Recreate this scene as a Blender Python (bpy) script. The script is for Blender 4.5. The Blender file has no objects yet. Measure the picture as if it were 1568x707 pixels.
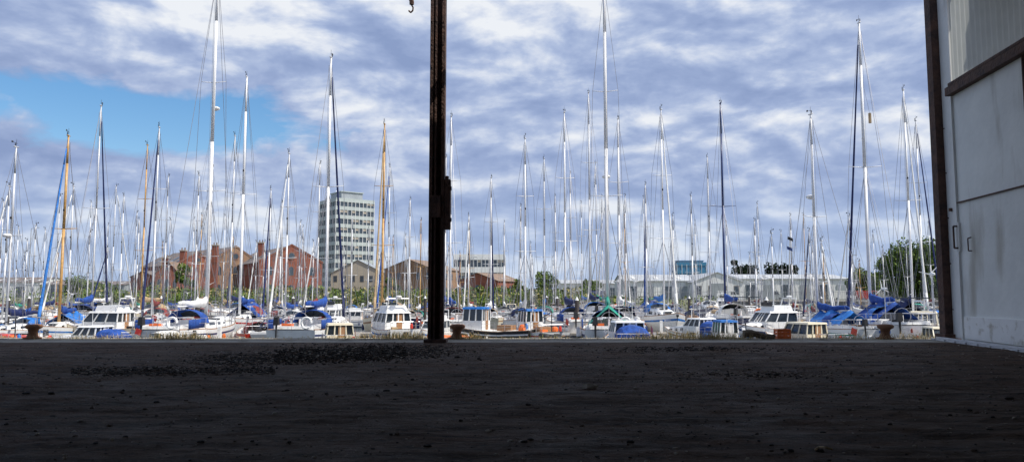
import bpy, math, random
from math import sin, cos, tan, atan, pi, radians, sqrt
from mathutils import Vector, Matrix, noise
random.seed(11)
R = random.random
U = random.uniform
scene = bpy.context.scene
scene.view_settings.view_transform = 'Standard'
scene.view_settings.look = 'None'
scene.view_settings.exposure = 0
COL = scene.collection

# ------------------------------------------------------------ survey: bearings/elevations -> metres
CAMH = 0.9
F = 1132.4
PITCH = atan(96.5 / F)
WL = -2.6            # water level
LAND = -0.5
def pos(bx, by, Y):
    t = PITCH + atan((353.5 - by) / F)
    Z = Y * tan(t)
    depth = Y * cos(PITCH) + Z * sin(PITCH)
    return (bx - 784) / F * depth, Z + CAMH
def gx(bx, Y):
    return pos(bx, 450, Y)[0]

# ------------------------------------------------------------ materials
def mat(name, col, rough=0.6, metal=0.0, var=0.15, scale=3.0, bump=0.0, bscale=20.0, col2=None, spec=None, stretch=None, dirt=None):
    m = bpy.data.materials.new(name); m.use_nodes = True
    nt = m.node_tree; n = nt.nodes; l = nt.links
    b = n['Principled BSDF']
    b.inputs['Roughness'].default_value = rough
    b.inputs['Metallic'].default_value = metal
    if spec is not None: b.inputs['Specular IOR Level'].default_value = spec
    tc = n.new('ShaderNodeTexCoord')
    mp = n.new('ShaderNodeMapping')
    l.new(tc.outputs['Object'], mp.inputs['Vector'])
    if stretch: mp.inputs['Scale'].default_value = stretch
    nz = n.new('ShaderNodeTexNoise'); nz.inputs['Scale'].default_value = scale; nz.inputs['Detail'].default_value = 6
    nz.inputs['Roughness'].default_value = 0.65
    l.new(mp.outputs[0], nz.inputs['Vector'])
    rp = n.new('ShaderNodeValToRGB')
    c2 = col2 if col2 else tuple(min(1, c * (1 + var)) for c in col)
    c1 = col if col2 else tuple(c * (1 - var) for c in col)
    rp.color_ramp.elements[0].color = (*c1, 1); rp.color_ramp.elements[0].position = 0.35
    rp.color_ramp.elements[1].color = (*c2, 1); rp.color_ramp.elements[1].position = 0.65
    l.new(nz.outputs['Fac'], rp.inputs['Fac'])
    out = rp.outputs[0]
    if dirt:
        n2 = n.new('ShaderNodeTexNoise'); n2.inputs['Scale'].default_value = dirt[1]; n2.inputs['Detail'].default_value = 8
        mp2 = n.new('ShaderNodeMapping'); mp2.inputs['Scale'].default_value = dirt[3] if len(dirt) > 3 else (1, 1, 1)
        l.new(tc.outputs['Object'], mp2.inputs[0]); l.new(mp2.outputs[0], n2.inputs['Vector'])
        r2 = n.new('ShaderNodeValToRGB')
        r2.color_ramp.elements[0].position = dirt[2]; r2.color_ramp.elements[1].position = dirt[2] + 0.13
        r2.color_ramp.elements[0].color = (0, 0, 0, 1); r2.color_ramp.elements[1].color = (1, 1, 1, 1)
        l.new(n2.outputs['Fac'], r2.inputs[0])
        mx = n.new('ShaderNodeMix'); mx.data_type = 'RGBA'
        l.new(r2.outputs[0], mx.inputs['Factor']); l.new(out, mx.inputs['A']); mx.inputs['B'].default_value = (*dirt[0], 1)
        out = mx.outputs['Result']
    l.new(out, b.inputs['Base Color'])
    if bump:
        n3 = n.new('ShaderNodeTexNoise'); n3.inputs['Scale'].default_value = bscale; n3.inputs['Detail'].default_value = 6
        l.new(mp.outputs[0], n3.inputs['Vector'])
        bp = n.new('ShaderNodeBump'); bp.inputs['Strength'].default_value = bump; bp.inputs['Distance'].default_value = 0.05
        l.new(n3.outputs['Fac'], bp.inputs['Height']); l.new(bp.outputs[0], b.inputs['Normal'])
    return m

M = {}
M['gel'] = mat('gelcoat_white', (0.82, 0.82, 0.80), 0.3, var=0.05, dirt=((0.54, 0.50, 0.42), 2.5, 0.60, (1, 1, 3)))
M['cream'] = mat('cream_paint', (0.72, 0.65, 0.48), 0.4, var=0.08, dirt=((0.45, 0.38, 0.28), 3, 0.6))
M['deck'] = mat('deck_grey', (0.70, 0.69, 0.66), 0.6, var=0.12, dirt=((0.42, 0.39, 0.34), 3, 0.58))
M['teak'] = mat('teak', (0.32, 0.17, 0.08), 0.6, var=0.25, scale=8)
M['navy'] = mat('navy_paint', (0.015, 0.035, 0.13), 0.35, var=0.2)
M['black'] = mat('black_rubber', (0.015, 0.015, 0.017), 0.6)
M['red'] = mat('red_paint', (0.5, 0.035, 0.02), 0.45, var=0.2)
M['maroon'] = mat('maroon_canvas', (0.20, 0.035, 0.03), 0.85, var=0.25, bump=0.5, bscale=5)
M['blue'] = mat('blue_canvas', (0.01, 0.06, 0.28), 0.8, var=0.35, bump=0.8, bscale=6)
M['bluet'] = mat('blue_tarp', (0.015, 0.15, 0.48), 0.6, var=0.3, bump=0.8, bscale=4)
M['dnavy'] = mat('navy_canvas', (0.01, 0.02, 0.09), 0.85, var=0.35, bump=0.8, bscale=6)
M['green'] = mat('green_tarp', (0.01, 0.26, 0.18), 0.6, var=0.3, bump=0.8, bscale=5)
M['tan'] = mat('tan_canvas', (0.42, 0.30, 0.17), 0.85, var=0.2, bump=0.5)
M['whitec'] = mat('white_canvas', (0.72, 0.72, 0.70), 0.85, var=0.1, bump=0.5)
M['alu'] = mat('mast_aluminium', (0.62, 0.63, 0.65), 0.45, 0.15, var=0.08)
M['aluw'] = mat('mast_white', (0.80, 0.80, 0.80), 0.45, var=0.06)
M['wood'] = mat('varnished_spruce', (0.52, 0.30, 0.10), 0.4, var=0.2, scale=5)
M['wire'] = mat('steel_wire', (0.22, 0.22, 0.24), 0.4, 0.3)
M['steel'] = mat('stainless', (0.6, 0.6, 0.62), 0.35, 0.6)
M['glass'] = mat('tinted_glass', (0.02, 0.028, 0.035), 0.12, spec=0.8)
M['boot'] = mat('antifoul', (0.03, 0.05, 0.12), 0.7, col2=(0.05, 0.08, 0.1))
M['orange'] = mat('orange_plastic', (0.75, 0.16, 0.03), 0.5)
M['pont'] = mat('pontoon_timber', (0.34, 0.31, 0.27), 0.9, var=0.3, scale=6)
M['pile'] = mat('steel_pile', (0.06, 0.05, 0.045), 0.8, var=0.3)

# ------------------------------------------------------------ mesh builder
class MB:
    def __init__(s): s.v = []; s.f = []; s.mi = []; s.mats = []
    def m(s, mt):
        if mt not in s.mats: s.mats.append(mt)
        return s.mats.index(mt)
    def face(s, pts, mt):
        k = len(s.v); s.v += [tuple(p) for p in pts]; s.f.append(tuple(range(k, k + len(pts)))); s.mi.append(s.m(mt))
    def tube(s, a, b, r0, r1, mt, n=6, cap=True):
        a = Vector(a); b = Vector(b); d = (b - a)
        if d.length < 1e-6: return
        d.normalize()
        u = d.orthogonal().normalized(); w = d.cross(u)
        k = len(s.v); mi = s.m(mt)
        for p, r in ((a, r0), (b, r1)):
            for i in range(n):
                t = 2 * pi * i / n
                s.v.append(tuple(p + u * (r * cos(t)) + w * (r * sin(t))))
        for i in range(n):
            j = (i + 1) % n
            s.f.append((k + i, k + j, k + n + j, k + n + i)); s.mi.append(mi)
        if cap:
            s.f.append(tuple(k + n + i for i in range(n))); s.mi.append(mi)
            s.f.append(tuple(k + n - 1 - i for i in range(n))); s.mi.append(mi)
    def path(s, pts, r, mt, n=5):
        for i in range(len(pts) - 1): s.tube(pts[i], pts[i + 1], r, r, mt, n)
    def box(s, c, sz, mt, rz=0.0, taper=1.0):
        k = len(s.v); mi = s.m(mt); cx, cy, cz = c; a, b, h = sz[0] / 2, sz[1] / 2, sz[2] / 2
        for z in (-1, 1):
            tt = taper if z > 0 else 1
            for x, y in ((-1, -1), (1, -1), (1, 1), (-1, 1)):
                X = x * a * tt; Y = y * b * tt
                s.v.append((cx + X * cos(rz) - Y * sin(rz), cy + X * sin(rz) + Y * cos(rz), cz + z * h))
        for f in ((3, 2, 1, 0), (4, 5, 6, 7), (0, 1, 5, 4), (1, 2, 6, 5), (2, 3, 7, 6), (3, 0, 4, 7)):
            s.f.append(tuple(k + i for i in f)); s.mi.append(mi)
    def loft(s, rings, mt, closed=True, caps=True, matfn=None):
        k = len(s.v); n = len(rings[0]); 
        for r in rings: s.v += [tuple(p) for p in r]
        for i in range(len(rings) - 1):
            for j in range(n if closed else n - 1):
                j2 = (j + 1) % n
                s.f.append((k + i * n + j, k + i * n + j2, k + (i + 1) * n + j2, k + (i + 1) * n + j))
                s.mi.append(s.m(matfn(i, j) if matfn else mt))
        if caps:
            s.f.append(tuple(k + n - 1 - i for i in range(n))); s.mi.append(s.m(mt))
            s.f.append(tuple(k + (len(rings) - 1) * n + i for i in range(n))); s.mi.append(s.m(mt))
    def ell(s, c, r, mt, n=8, m=6, jit=0):
        rings = []
        for i in range(1, m):
            t = pi * i / m
            rings.append([(c[0] + r[0] * sin(t) * cos(2 * pi * j / n) * (1 + U(-jit, jit)), c[1] + r[1] * sin(t) * sin(2 * pi * j / n) * (1 + U(-jit, jit)), c[2] - r[2] * cos(t)) for j in range(n)])
        s.loft(rings, mt)
    def mesh(s, name, smooth=False, fix=True):
        me = bpy.data.meshes.new(name); me.from_pydata(s.v, [], s.f)
        for m_ in s.mats: me.materials.append(m_)
        me.polygons.foreach_set('material_index', s.mi)
        if fix:
            import bmesh
            bm = bmesh.new(); bm.from_mesh(me); bmesh.ops.recalc_face_normals(bm, faces=bm.faces); bm.to_mesh(me); bm.free()
        if smooth:
            me.polygons.foreach_set('use_smooth', [True] * len(me.polygons))
        me.update()
        return me
    def obj(s, name, parent=None, smooth=False, loc=None, fix=True):
        o = bpy.data.objects.new(name, s.mesh(name, smooth, fix)); COL.objects.link(o)
        if parent: o.parent = parent
        if loc: o.location = loc
        return o
def empty(name, loc=(0, 0, 0), rz=0.0):
    e = bpy.data.objects.new(name, None); e.empty_display_size = 0.3; COL.objects.link(e)
    e.location = loc; e.rotation_euler = (0, 0, rz); return e
def link(name, me, parent, sc=1.0):
    o = bpy.data.objects.new(name, me); COL.objects.link(o); o.parent = parent; o.scale = (sc, sc, sc); return o

# ------------------------------------------------------------ hulls (unit: 10 m boat, +Y bow, z=0 waterline)
def hull_mesh(L, B, Fb, hullm, stripe, transom=0.78, sheer=0.35, deckm=None):
    mb = MB(); NS = 16
    lev = [(-0.35, 0.35), (0.0, 0.86), (0.12, 0.90), (0.70, 0.985), (0.80, 0.99), (1.0, 1.0)]
    def hb(t):
        if t < 0.42: return B / 2 * (transom + (1 - transom) * sin(pi / 2 * t / 0.42))
        return B / 2 * max(0.015, (1 - ((t - 0.42) / 0.58) ** 2.1))
    def top(t): return Fb * (1 + sheer * (t - 0.3) ** 2 / 0.49 + (0.05 if t < 0.3 else 0))
    rings = []
    for i in range(NS + 1):
        t = i / NS; ring = []
        for zf, bf in lev:
            z = zf * top(t) if zf > 0.1 else zf
            flare = 1 - (1 - bf) * (1 + 2.2 * t ** 3) * 1.0
            b = hb(t) * max(0.05, flare)
            y = L * (t - 0.5) - 0.09 * L * (1 - max(zf, -0.3)) * t ** 5 + 0.03 * L * (1 - zf) * (1 - t) ** 8
            ring.append((b, y, z))
        rings.append(ring)
    for sgn in (1, -1):
        rr = [[(sgn * p[0], p[1], p[2]) for p in r] for r in rings]
        mb.loft(rr, hullm, closed=False, caps=False, matfn=lambda i, j: (M['boot'] if j <= 1 else stripe if j == 3 else hullm))
    a = rings[0]
    mb.face([(p[0], p[1], p[2]) for p in a] + [(-p[0], p[1], p[2]) for p in reversed(a)], hullm)
    hullme = mb.mesh('hull', True)
    d = MB(); dk = deckm or M['deck']
    rr = []
    for i in range(NS + 1):
        p = rings[i][-1]
        rr.append([(p[0], p[1], p[2] + 0.002), (p[0] * 0.5, p[1], p[2] + 0.05), (-p[0] * 0.5, p[1], p[2] + 0.05), (-p[0], p[1], p[2] + 0.002)])
    d.loft(rr, dk, closed=False, caps=False)
    for sgn in (1, -1):
        pr = None
        for i in range(0, NS + 1):
            p = rings[i][-1]; q = (sgn * p[0] * 0.97, p[1], p[2])
            if pr: d.tube((pr[0], pr[1], pr[2] + 0.03), (q[0], q[1], q[2] + 0.03), 0.03, 0.03, M['teak'] if hullm != M['navy'] else M['deck'], 4)
            pr = q
        pr = None
        for i in range(0, NS + 1, 2):
            p = rings[i][-1]; q = Vector((sgn * p[0] * 0.95, p[1] * 0.99, p[2]))
            d.tube(q, q + Vector((0, 0, 0.62)), 0.018, 0.018, M['steel'], 4)
            if pr:
                for hh in (0.6, 0.33): d.tube(pr + Vector((0, 0, hh)), q + Vector((0, 0, hh)), 0.011, 0.011, M['steel'], 3, False)
            pr = q
        for fi in (4, 7, 10):
            if R() < 0.8:
                p = rings[fi][-1]
                d.ell((sgn * (p[0] + 0.1), p[1], p[2] * 0.45), (0.12, 0.12, 0.3), random.choice([M['navy'], M['gel'], M['gel'], M['orange']]), 7, 6)
    zt = rings[NS][-1][2]; zs = rings[0][-1][2]; bs = rings[0][-1][0] * 0.95
    d.path([(-0.3, L * 0.43, zt + 0.6), (0, L * 0.5, zt + 0.65), (0.3, L * 0.43, zt + 0.6)], 0.02, M['steel'])
    d.path([(-bs, -L * 0.38, zs + 0.62), (-bs, -L * 0.49, zs + 0.62), (bs, -L * 0.49, zs + 0.62), (bs, -L * 0.38, zs + 0.62)], 0.02, M['steel'])
    return hullme, d.mesh('deck_fittings')

def trunk(mb, y0, y1, w0, w1, zb, h, body, windows=True, ns=8):
    rings = []
    for i in range(ns + 1):
        t = i / ns; y = y0 + (y1 - y0) * t; w = w0 + (w1 - w0) * t
        hh = h * (1 - 0.45 * t ** 2)
        if i == ns: hh *= 0.55
        rings.append([(w / 2, y, zb), (w / 2 * 0.97, y, zb + hh * 0.35), (w / 2 * 0.92, y, zb + hh * 0.75), (w / 2 * 0.82, y, zb + hh), (0, y, zb + hh * 1.12),
                      (-w / 2 * 0.82, y, zb + hh), (-w / 2 * 0.92, y, zb + hh * 0.75), (-w / 2 * 0.97, y, zb + hh * 0.35), (-w / 2, y, zb)])
    mb.loft(rings, body, closed=False, caps=True, matfn=lambda i, j: M['glass'] if (j in (1, 6) and windows and i in (1, 2, 4, 6)) else body)

def hood(mb, y0, y1, w, zb, h, cm):
    rings = []
    for i, (t, s) in enumerate(((0, 1.0), (0.5, 1.02), (0.75, 0.9), (1.0, 0.45))):
        y = y0 + (y1 - y0) * t
        rings.append([(w / 2 * cos(a) * (1.0 if s > .6 else .9), y, zb + h * s * max(0, sin(a)) ** 0.7) for a in [pi * k / 8 for k in range(9)]])
    mb.loft(rings, cm, closed=False, caps=False, matfn=lambda i, j: M['glass'] if (i == 2 and j in (2, 3, 4, 5)) else cm)

NV = 12
def yacht_body(v):
    hullm = [M['gel'], M['gel'], M['navy'], M['gel'], M['cream'], M['gel'], M['gel'], M['bluet'], M['gel'], M['teak'], M['gel'], M['dnavy']][v % 12]
    stripe = [M['navy'], M['gel'], M['gel'], M['red'], M['teak'], M['bluet'], M['navy'], M['gel'], M['green'], M['gel'], M['black'], M['red']][v % 12]
    canv = [M['blue'], M['dnavy'], M['whitec'], M['maroon'], M['tan'], M['bluet'], M['green'], M['whitec'], M['blue'], M['dnavy'], M['bluet'], M['tan']][v % 12]
    Fb = 1.0 + 0.1 * (v % 3)
    h, d = hull_mesh(10, 3.2, Fb, hullm, stripe, transom=[.78, .7, .5, .85][v % 4])
    c = MB()
    zb = Fb * 1.02
    trunk(c, -1.2, 2.9 - .3 * (v % 3), 1.95 - .15 * (v % 2), 1.1, zb, 0.45 + .08 * (v % 3), M['gel'] if v != 9 else M['teak'])
    for sx in (-1, 1):
        c.box((sx * 0.95, -2.9, zb + 0.16), (0.16, 3.2, 0.34), M['gel'], taper=0.95)
        c.tube((sx * 1.02, -2.0, zb + 0.33), (sx * 1.02, -2.0, zb + 0.5), 0.07, 0.06, M['steel'], 8)
    c.box((0, -4.45, zb + 0.13), (1.9, 0.25, 0.28), M['gel'])
    for k in range(12):
        a = 2 * pi * k / 12; b2 = 2 * pi * (k + 1) / 12
        c.tube((0.42 * cos(a), -3.6, zb + 0.55 + 0.42 * sin(a)), (0.42 * cos(b2), -3.6, zb + 0.55 + 0.42 * sin(b2)), 0.016, 0.016, M['steel'], 4)
    c.tube((0, -3.6, zb - 0.1), (0, -3.6, zb + 0.6), 0.06, 0.05, M['gel'], 6)
    c.box((0, 2.0, zb + 0.42), (0.55, 0.55, 0.08), M['glass']); c.box((0, 0.6, zb + 0.62), (0.5, 0.5, 0.07), M['glass'])
    if v % 3 != 1:
        c.box((-0.7, -5.05, zb + 0.55), (0.26, 0.3, 0.42), M['black'], taper=0.8); c.tube((-0.7, -5.05, zb + .4), (-0.7, -5.1, zb - 0.3), 0.06, 0.04, M['black'])
    if v % 2 == 0:
        for k in range(10):
            a = pi * k / 10 * 1.7; b2 = pi * (k + 1) / 10 * 1.7
            c.tube((0.8 + 0.26 * cos(a), -4.95, zb + 0.45 + 0.26 * sin(a)), (0.8 + 0.26 * cos(b2), -4.95, zb + 0.45 + 0.26 * sin(b2)), 0.07, 0.07, M['orange'] if v % 4 else M['gel'], 5)
    c.ell((.35, -1.0, zb + .6), (.22, .22, .1), random.choice([M['tan'], M['red'], M['blue']]), 8, 5); c.box((-.5, -4.0, zb + .2), (.5, .4, .35), random.choice([M['teak'], M['gel'], M['orange'], M['black']]))
    if v % 2 == 0: c.ell((0, 3.2, zb + .35), (.55, 1.0, .22), random.choice([M['black'], M['tan'], M['gel'], M['bluet']]), 10, 6)
    if v % 3 == 2:
        c.tube((1.1, -4.7, zb), (1.1, -4.7, zb + 2.6), .035, .03, M['steel'], 6); c.ell((1.1, -4.7, zb + 2.7), (.1, .28, .1), M['gel'], 8, 5)
        for q in range(3): c.tube((1.1, -4.45, zb + 2.7), (1.1 + .55 * cos(q * 2.09 + v), -4.45, zb + 2.7 + .55 * sin(q * 2.09 + v)), .04, .015, M['gel'], 4)
        c.box((0, -4.8, zb + 1.5), (1.5, .7, .05), M['glass'])
    cab = c.mesh('cabin')
    k = MB()
    hood(k, -1.9, -0.6, 1.9, zb + 0.3, 0.75, canv)
    if v % 3 == 0:
        for sx in (-1, 1): k.box((sx * 1.38, -3.4, zb + 0.35), (0.03, 1.9, 0.46), canv)
    can = k.mesh('sprayhood', True)
    return dict(hull=h, deck_fittings=d, cabin=cab, sprayhood=can, z=zb, canv=canv)
YB = [yacht_body(v) for v in range(NV)]

def sailcover(mb, y0, y1, z, cm, r=0.2):
    rings = []; n = 12
    for i in range(n + 1):
        t = i / n
        rr = r * (1.25 - 0.75 * t) * (1 + U(-.14, .14)); 
        y = y0 + (y1 - y0) * t
        zc = z + 0.05 * sin(t * 9)
        if i == 0: zc += 0.25; rr *= 0.8
        rings.append([(rr * 0.75 * cos(a), y, zc + rr * 1.25 * sin(a)) for a in [2 * pi * q / 8 for q in range(8)]])
    mb.loft(rings, cm)

def rig(parent, L, H, zb, mastm, cover, furl, spreaders, radar, thick):
    s = L / 10; deck = zb * s; my = 0.09 * L
    mb = MB()
    base = deck + 0.35 * s
    pts = [base + (H - base) * t for t in (0, .5, .85, 1)]
    rad = [thick, thick, thick * 0.85, thick * 0.6]
    for i in range(3):
        mb.tube((0, my, pts[i]), (0, my, pts[i + 1]), rad[i], rad[i + 1], mastm, 8)
    mb.box((0, my, H), (0.12, 0.4, 0.06), mastm)
    mb.tube((0, my, H), (0, my, H + 0.55), 0.014, 0.01, M['black'], 4)
    mb.tube((0, my - .1, H + .25), (0, my + .35, H + .3), 0.014, 0.014, M['black'], 4)
    mb.box((0, my + .38, H + .32), (0.03, 0.14, 0.12), M['black'])
    mb.tube((0.08, my, H), (0.08, my, H + 0.28), 0.03, 0.03, M['black'], 5)
    mb.ell((0, my + thick + 0.05, base + (H - base) * .6), (0.07, 0.07, 0.12), M['black'], 6, 4)
    bz = deck + 1.25 * s; bl = 0.36 * L
    mb.tube((0, my, bz), (0, my - bl, bz - 0.02), 0.07, 0.06, mastm, 6)
    mb.tube((0, my - bl, bz), (0, my - bl - .1, zb * s + .2), 0.012, 0.012, M['wire'], 3)
    spz = []
    B = 1.5 * s
    for k in range(spreaders):
        z = base + (H - base) * (0.5 if spreaders == 1 else (0.36 + 0.31 * k)); w = B * (0.62 if k == 0 else 0.5)
        spz.append((z, w))
        for sx in (-1, 1): mb.tube((0, my, z), (sx * w, my - .1, z + 0.06), 0.035, 0.02, mastm, 5)
    mb.obj('mast', parent, True)
    if radar:
        r = MB(); z = base + (H - base) * radar
        r.ell((0, my + thick + .28, z), (0.3, 0.3, 0.15), M['gel'], 12, 6); r.box((0, my + thick + .1, z - .16), (0.1, 0.4, 0.05), M['steel'])
        r.obj('radar_dome', parent, True)
    if cover:
        c = MB(); sailcover(c, my - 0.1, my - bl * 0.97, bz + 0.14, cover, 0.19 * s ** .5); c.obj('sail_cover', parent, True)
    w = MB(); r = 0.0165
    top = (0, my, H - 0.05)
    for sx in (-1, 1):
        prev = top
        for (z, ww) in reversed(spz):
            w.tube(prev, (sx * ww, my - .1, z + .06), r, r, M['wire'], 3, False); prev = (sx * ww, my - .1, z + .06)
        w.tube(prev, (sx * B * .97, my - .1, deck), r, r, M['wire'], 3, False)
        if spz:
            z = spz[0][0]
            w.tube((0, my, z - .1), (sx * B * .93, my + .5, deck), r, r, M['wire'], 3, False)
            w.tube((0, my, z - .1), (sx * B * .93, my - .7, deck), r, r, M['wire'], 3, False)
        w.tube((0.1 * sx, my - 0.15, H * .97), (0.14 * sx, my - .2, bz), 0.01, 0.01, M['wire'], 3, False)
        w.tube((0, my - 0.2, H * .55), (sx * .3, my - bl, bz), 0.008, 0.008, M['wire'], 3, False)
    w.tube(top, (0, -0.49 * L, deck), r, r, M['wire'], 3, False)
    if not furl: w.tube(top, (0, 0.49 * L, deck), r, r, M['wire'], 3, False)
    w.obj('rigging', parent)
    if furl:
        f = MB(); a = Vector((0, 0.485 * L, deck + 0.4)); b = Vector(top); n = 10
        f.tube(top, a, .015, .015, M['wire'], 4)
        pv = None
        for i in range(n + 1):
            t = 0.93 * i / n; p = a.lerp(b, t); q = (0.065 * (1 - t) + 0.04) * (1 + .08 * sin(i * 2.3))
            if pv: f.tube(pv[0], p, pv[1], q, furl, 8, i in (1, n))
            pv = (p, q)
        f.tube(a - Vector((0, 0, .2)), a, 0.11, 0.11, M['black'], 8)
        f.obj('furled_headsail', parent, True)

occupied = {}
ROWS = [52, 65, 78, 91, 104, 117]
RM = {44: 52, 58: 65, 72: 78, 86: 91, 100: 104, 114: 117}
def free(row, X, w=1.75):
    return all(abs(X - x) > w + ww for x, ww in occupied.get(row, []))
def take(row, X, w=1.75): occupied.setdefault(row, []).append((X, w))

def yacht(bx, top, row, lean=0, furl=None, cover='r', mast='alu', spr=2, radar=0, thick=0.08, v=None, away=None, tent=None, name='sailing_yacht'):
    row = RM.get(row, row)
    order = ROWS[ROWS.index(row):] + ROWS[:ROWS.index(row)][::-1]
    X = Z = None
    for r in order:
        X, Z = pos(bx, top, r)
        if free(r, X): row = r; break
    else:
        r = row; X, Z = pos(bx, top, r)
    H = Z - WL
    L = max(7.0, min(12.0, H * 0.60))
    take(row, X)
    if v is None: v = random.randrange(NV)
    if lean:
        best = None
        for aw in (True, False):
            Yb = row + (.4 * L if aw else -.4 * L)
            d = gx(bx + lean, Yb) - gx(bx, row)
            if best is None or abs(d) < abs(best[0]): best = (d, aw)
        d, away = best
        ang = math.asin(max(-.7, min(.7, d / (0.40 * L))))
    else:
        away = (R() < .5) if away is None else away
        ang = radians(U(-12, 12))
    rz = -ang if away else pi + ang
    my = .09 * L
    e = empty(name, (X + my * sin(rz), row - my * cos(rz), WL), rz)
    s = L / 10; yb = YB[v]
    for k in ('hull', 'deck_fittings', 'cabin', 'sprayhood'): link(k, yb[k], e, s)
    if cover == 'r': cover = random.choice(['blue', 'dnavy', 'dnavy', 'whitec', 'whitec', 'bluet', None, 'green', 'tan', 'maroon'])
    fm = None if furl == 'none' else M[furl] if furl else (random.choice([M['whitec'], M['whitec'], M['dnavy'], None, None, None, None, None, None]))
    rig(e, L, H, yb['z'], M[mast], M[cover] if cover else None, fm, spr, radar, thick)
    if tent:
        t = MB(); z = yb['z'] * s
        rings = []
        for i in range(11):
            y = .05 * L - i / 10 * .36 * L
            zz = z + 1.22 * s + U(-.07, .05) - .14 * sin(i * 1.3); w = 1.15 * s * (1 - .12 * (i % 2)); q = U(-.1, .1)
            rings.append([(w, y, z + .3 + q), (w * .75, y, z + .62 + U(-.1, .05)), (.25, y, zz - .2), (0, y, zz), (-.25, y, zz - .2), (-w * .75, y, z + .62 + U(-.1, .05)), (-w, y, z + .3 - q)])
        t.loft(rings, M[tent], closed=False, caps=False); t.obj('boom_tent', e, True)
    return e, (X, row, H)

main = [
 dict(bx=334, top=-45, row=44, mast='aluw', spr=2, radar=.60, thick=.13, cover='whitec', v=0, away=True, furl='none'),
 dict(bx=925, top=-25, row=44, mast='aluw', spr=2, radar=.42, thick=.12, cover='green', v=0, away=True, tent='green', furl='none'),
 dict(bx=1315, top=35, row=44, mast='aluw', spr=1, thick=.12, lean=-34, furl='dnavy', cover='blue', v=5, tent='blue'),
 dict(bx=507, top=88, row=44, mast='aluw', spr=1, thick=.11, lean=28, furl='dnavy', cover='blue', v=0),
 dict(bx=1383, top=138, row=44, mast='aluw', spr=1, thick=.105, lean=24, furl='whitec', cover='dnavy', v=1, tent='dnavy'),
 dict(bx=105, top=208, row=44, mast='wood', spr=1, thick=.10, lean=-33, furl='bluet', cover='blue', v=5, tent='bluet'),
 dict(bx=378, top=118, row=58, mast='aluw', spr=1, thick=.12, cover='blue', tent='blue', v=3, furl='none'),
 dict(bx=1103, top=158, row=58, mast='navy', spr=1, thick=.10, cover='blue', v=2, furl='none'),
 dict(bx=1241, top=175, row=44, mast='aluw', spr=1, radar=.6, thick=.10, cover='blue', v=8, tent='bluet', furl='none'),
 dict(bx=155, top=162, row=58, mast='alu', spr=1, lean=25, furl='dnavy', cover='blue', v=1),
 dict(bx=25, top=225, row=44, mast='alu', spr=1, radar=.5, cover='dnavy', v=10, furl='none'),
 dict(bx=244, top=195, row=58, lean=-16, furl='dnavy', cover='maroon', v=3),
 dict(bx=226, top=222, row=72, mast='wood', cover='tan', v=4),
 dict(bx=589, top=190, row=58, mast='wood', lean=-12, furl='tan', cover='tan', v=4, thick=.10),
 dict(bx=691, top=178, row=58, mast='alu', cover='blue', v=3, furl='none'),
 dict(bx=804, top=212, row=58, mast='aluw', cover='whitec', v=1, furl='none'),
 dict(bx=864, top=172, row=58, mast='aluw', cover='dnavy', spr=2, v=0, furl='none'),
 dict(bx=901, top=142, row=72, mast='alu', v=5, furl='none'), dict(bx=946, top=182, row=58, mast='aluw', v=1, furl='none'),
 dict(bx=1012, top=168, row=58, mast='aluw', lean=20, furl='whitec', cover='bluet', v=5),
 dict(bx=443, top=235, row=58, mast='alu', v=7, cover='blue'), dict(bx=360, top=208, row=72), dict(bx=490, top=250, row=58),
 dict(bx=628, top=305, row=72, cover='blue'), dict(bx=752, top=272, row=58, lean=4, furl='dnavy', v=4), dict(bx=833, top=243, row=72),
 dict(bx=873, top=265, row=86), dict(bx=912, top=250, row=72), dict(bx=988, top=282, row=72, lean=-4, furl='blue'), dict(bx=1058, top=300, row=72),
 dict(bx=1083, top=240, row=72), dict(bx=1155, top=338, row=58), dict(bx=190, top=300, row=72), dict(bx=15, top=285, row=58),
 dict(bx=55, top=345, row=72, cover='blue'), dict(bx=113, top=285, row=72), dict(bx=178, top=285, row=86), dict(bx=210, top=325, row=86),
 dict(bx=305, top=268, row=72), dict(bx=326, top=255, row=86), dict(bx=415, top=290, row=72, lean=-8, furl='dnavy'), dict(bx=432, top=310, row=86),
 dict(bx=597, top=255, row=86, furl='blue'), dict(bx=683, top=240, row=72), dict(bx=797, top=315, row=86), dict(bx=1300, top=330, row=72),
 dict(bx=1210, top=330, row=86), dict(bx=957, top=300, row=86), dict(bx=1030, top=330, row=86), dict(bx=850, top=300, row=100),
 dict(bx=890, top=310, row=100), dict(bx=258, top=270, row=86), dict(bx=140, top=310, row=100), dict(bx=92, top=300, row=86),
 dict(bx=1402, top=185, row=58, mast='alu'), dict(bx=540, top=330, row=100), dict(bx=565, top=350, row=86), dict(bx=460, top=340, row=100),
 dict(bx=718, top=330, row=86), dict(bx=772, top=340, row=72),
]
for k in main: yacht(**k)

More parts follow.
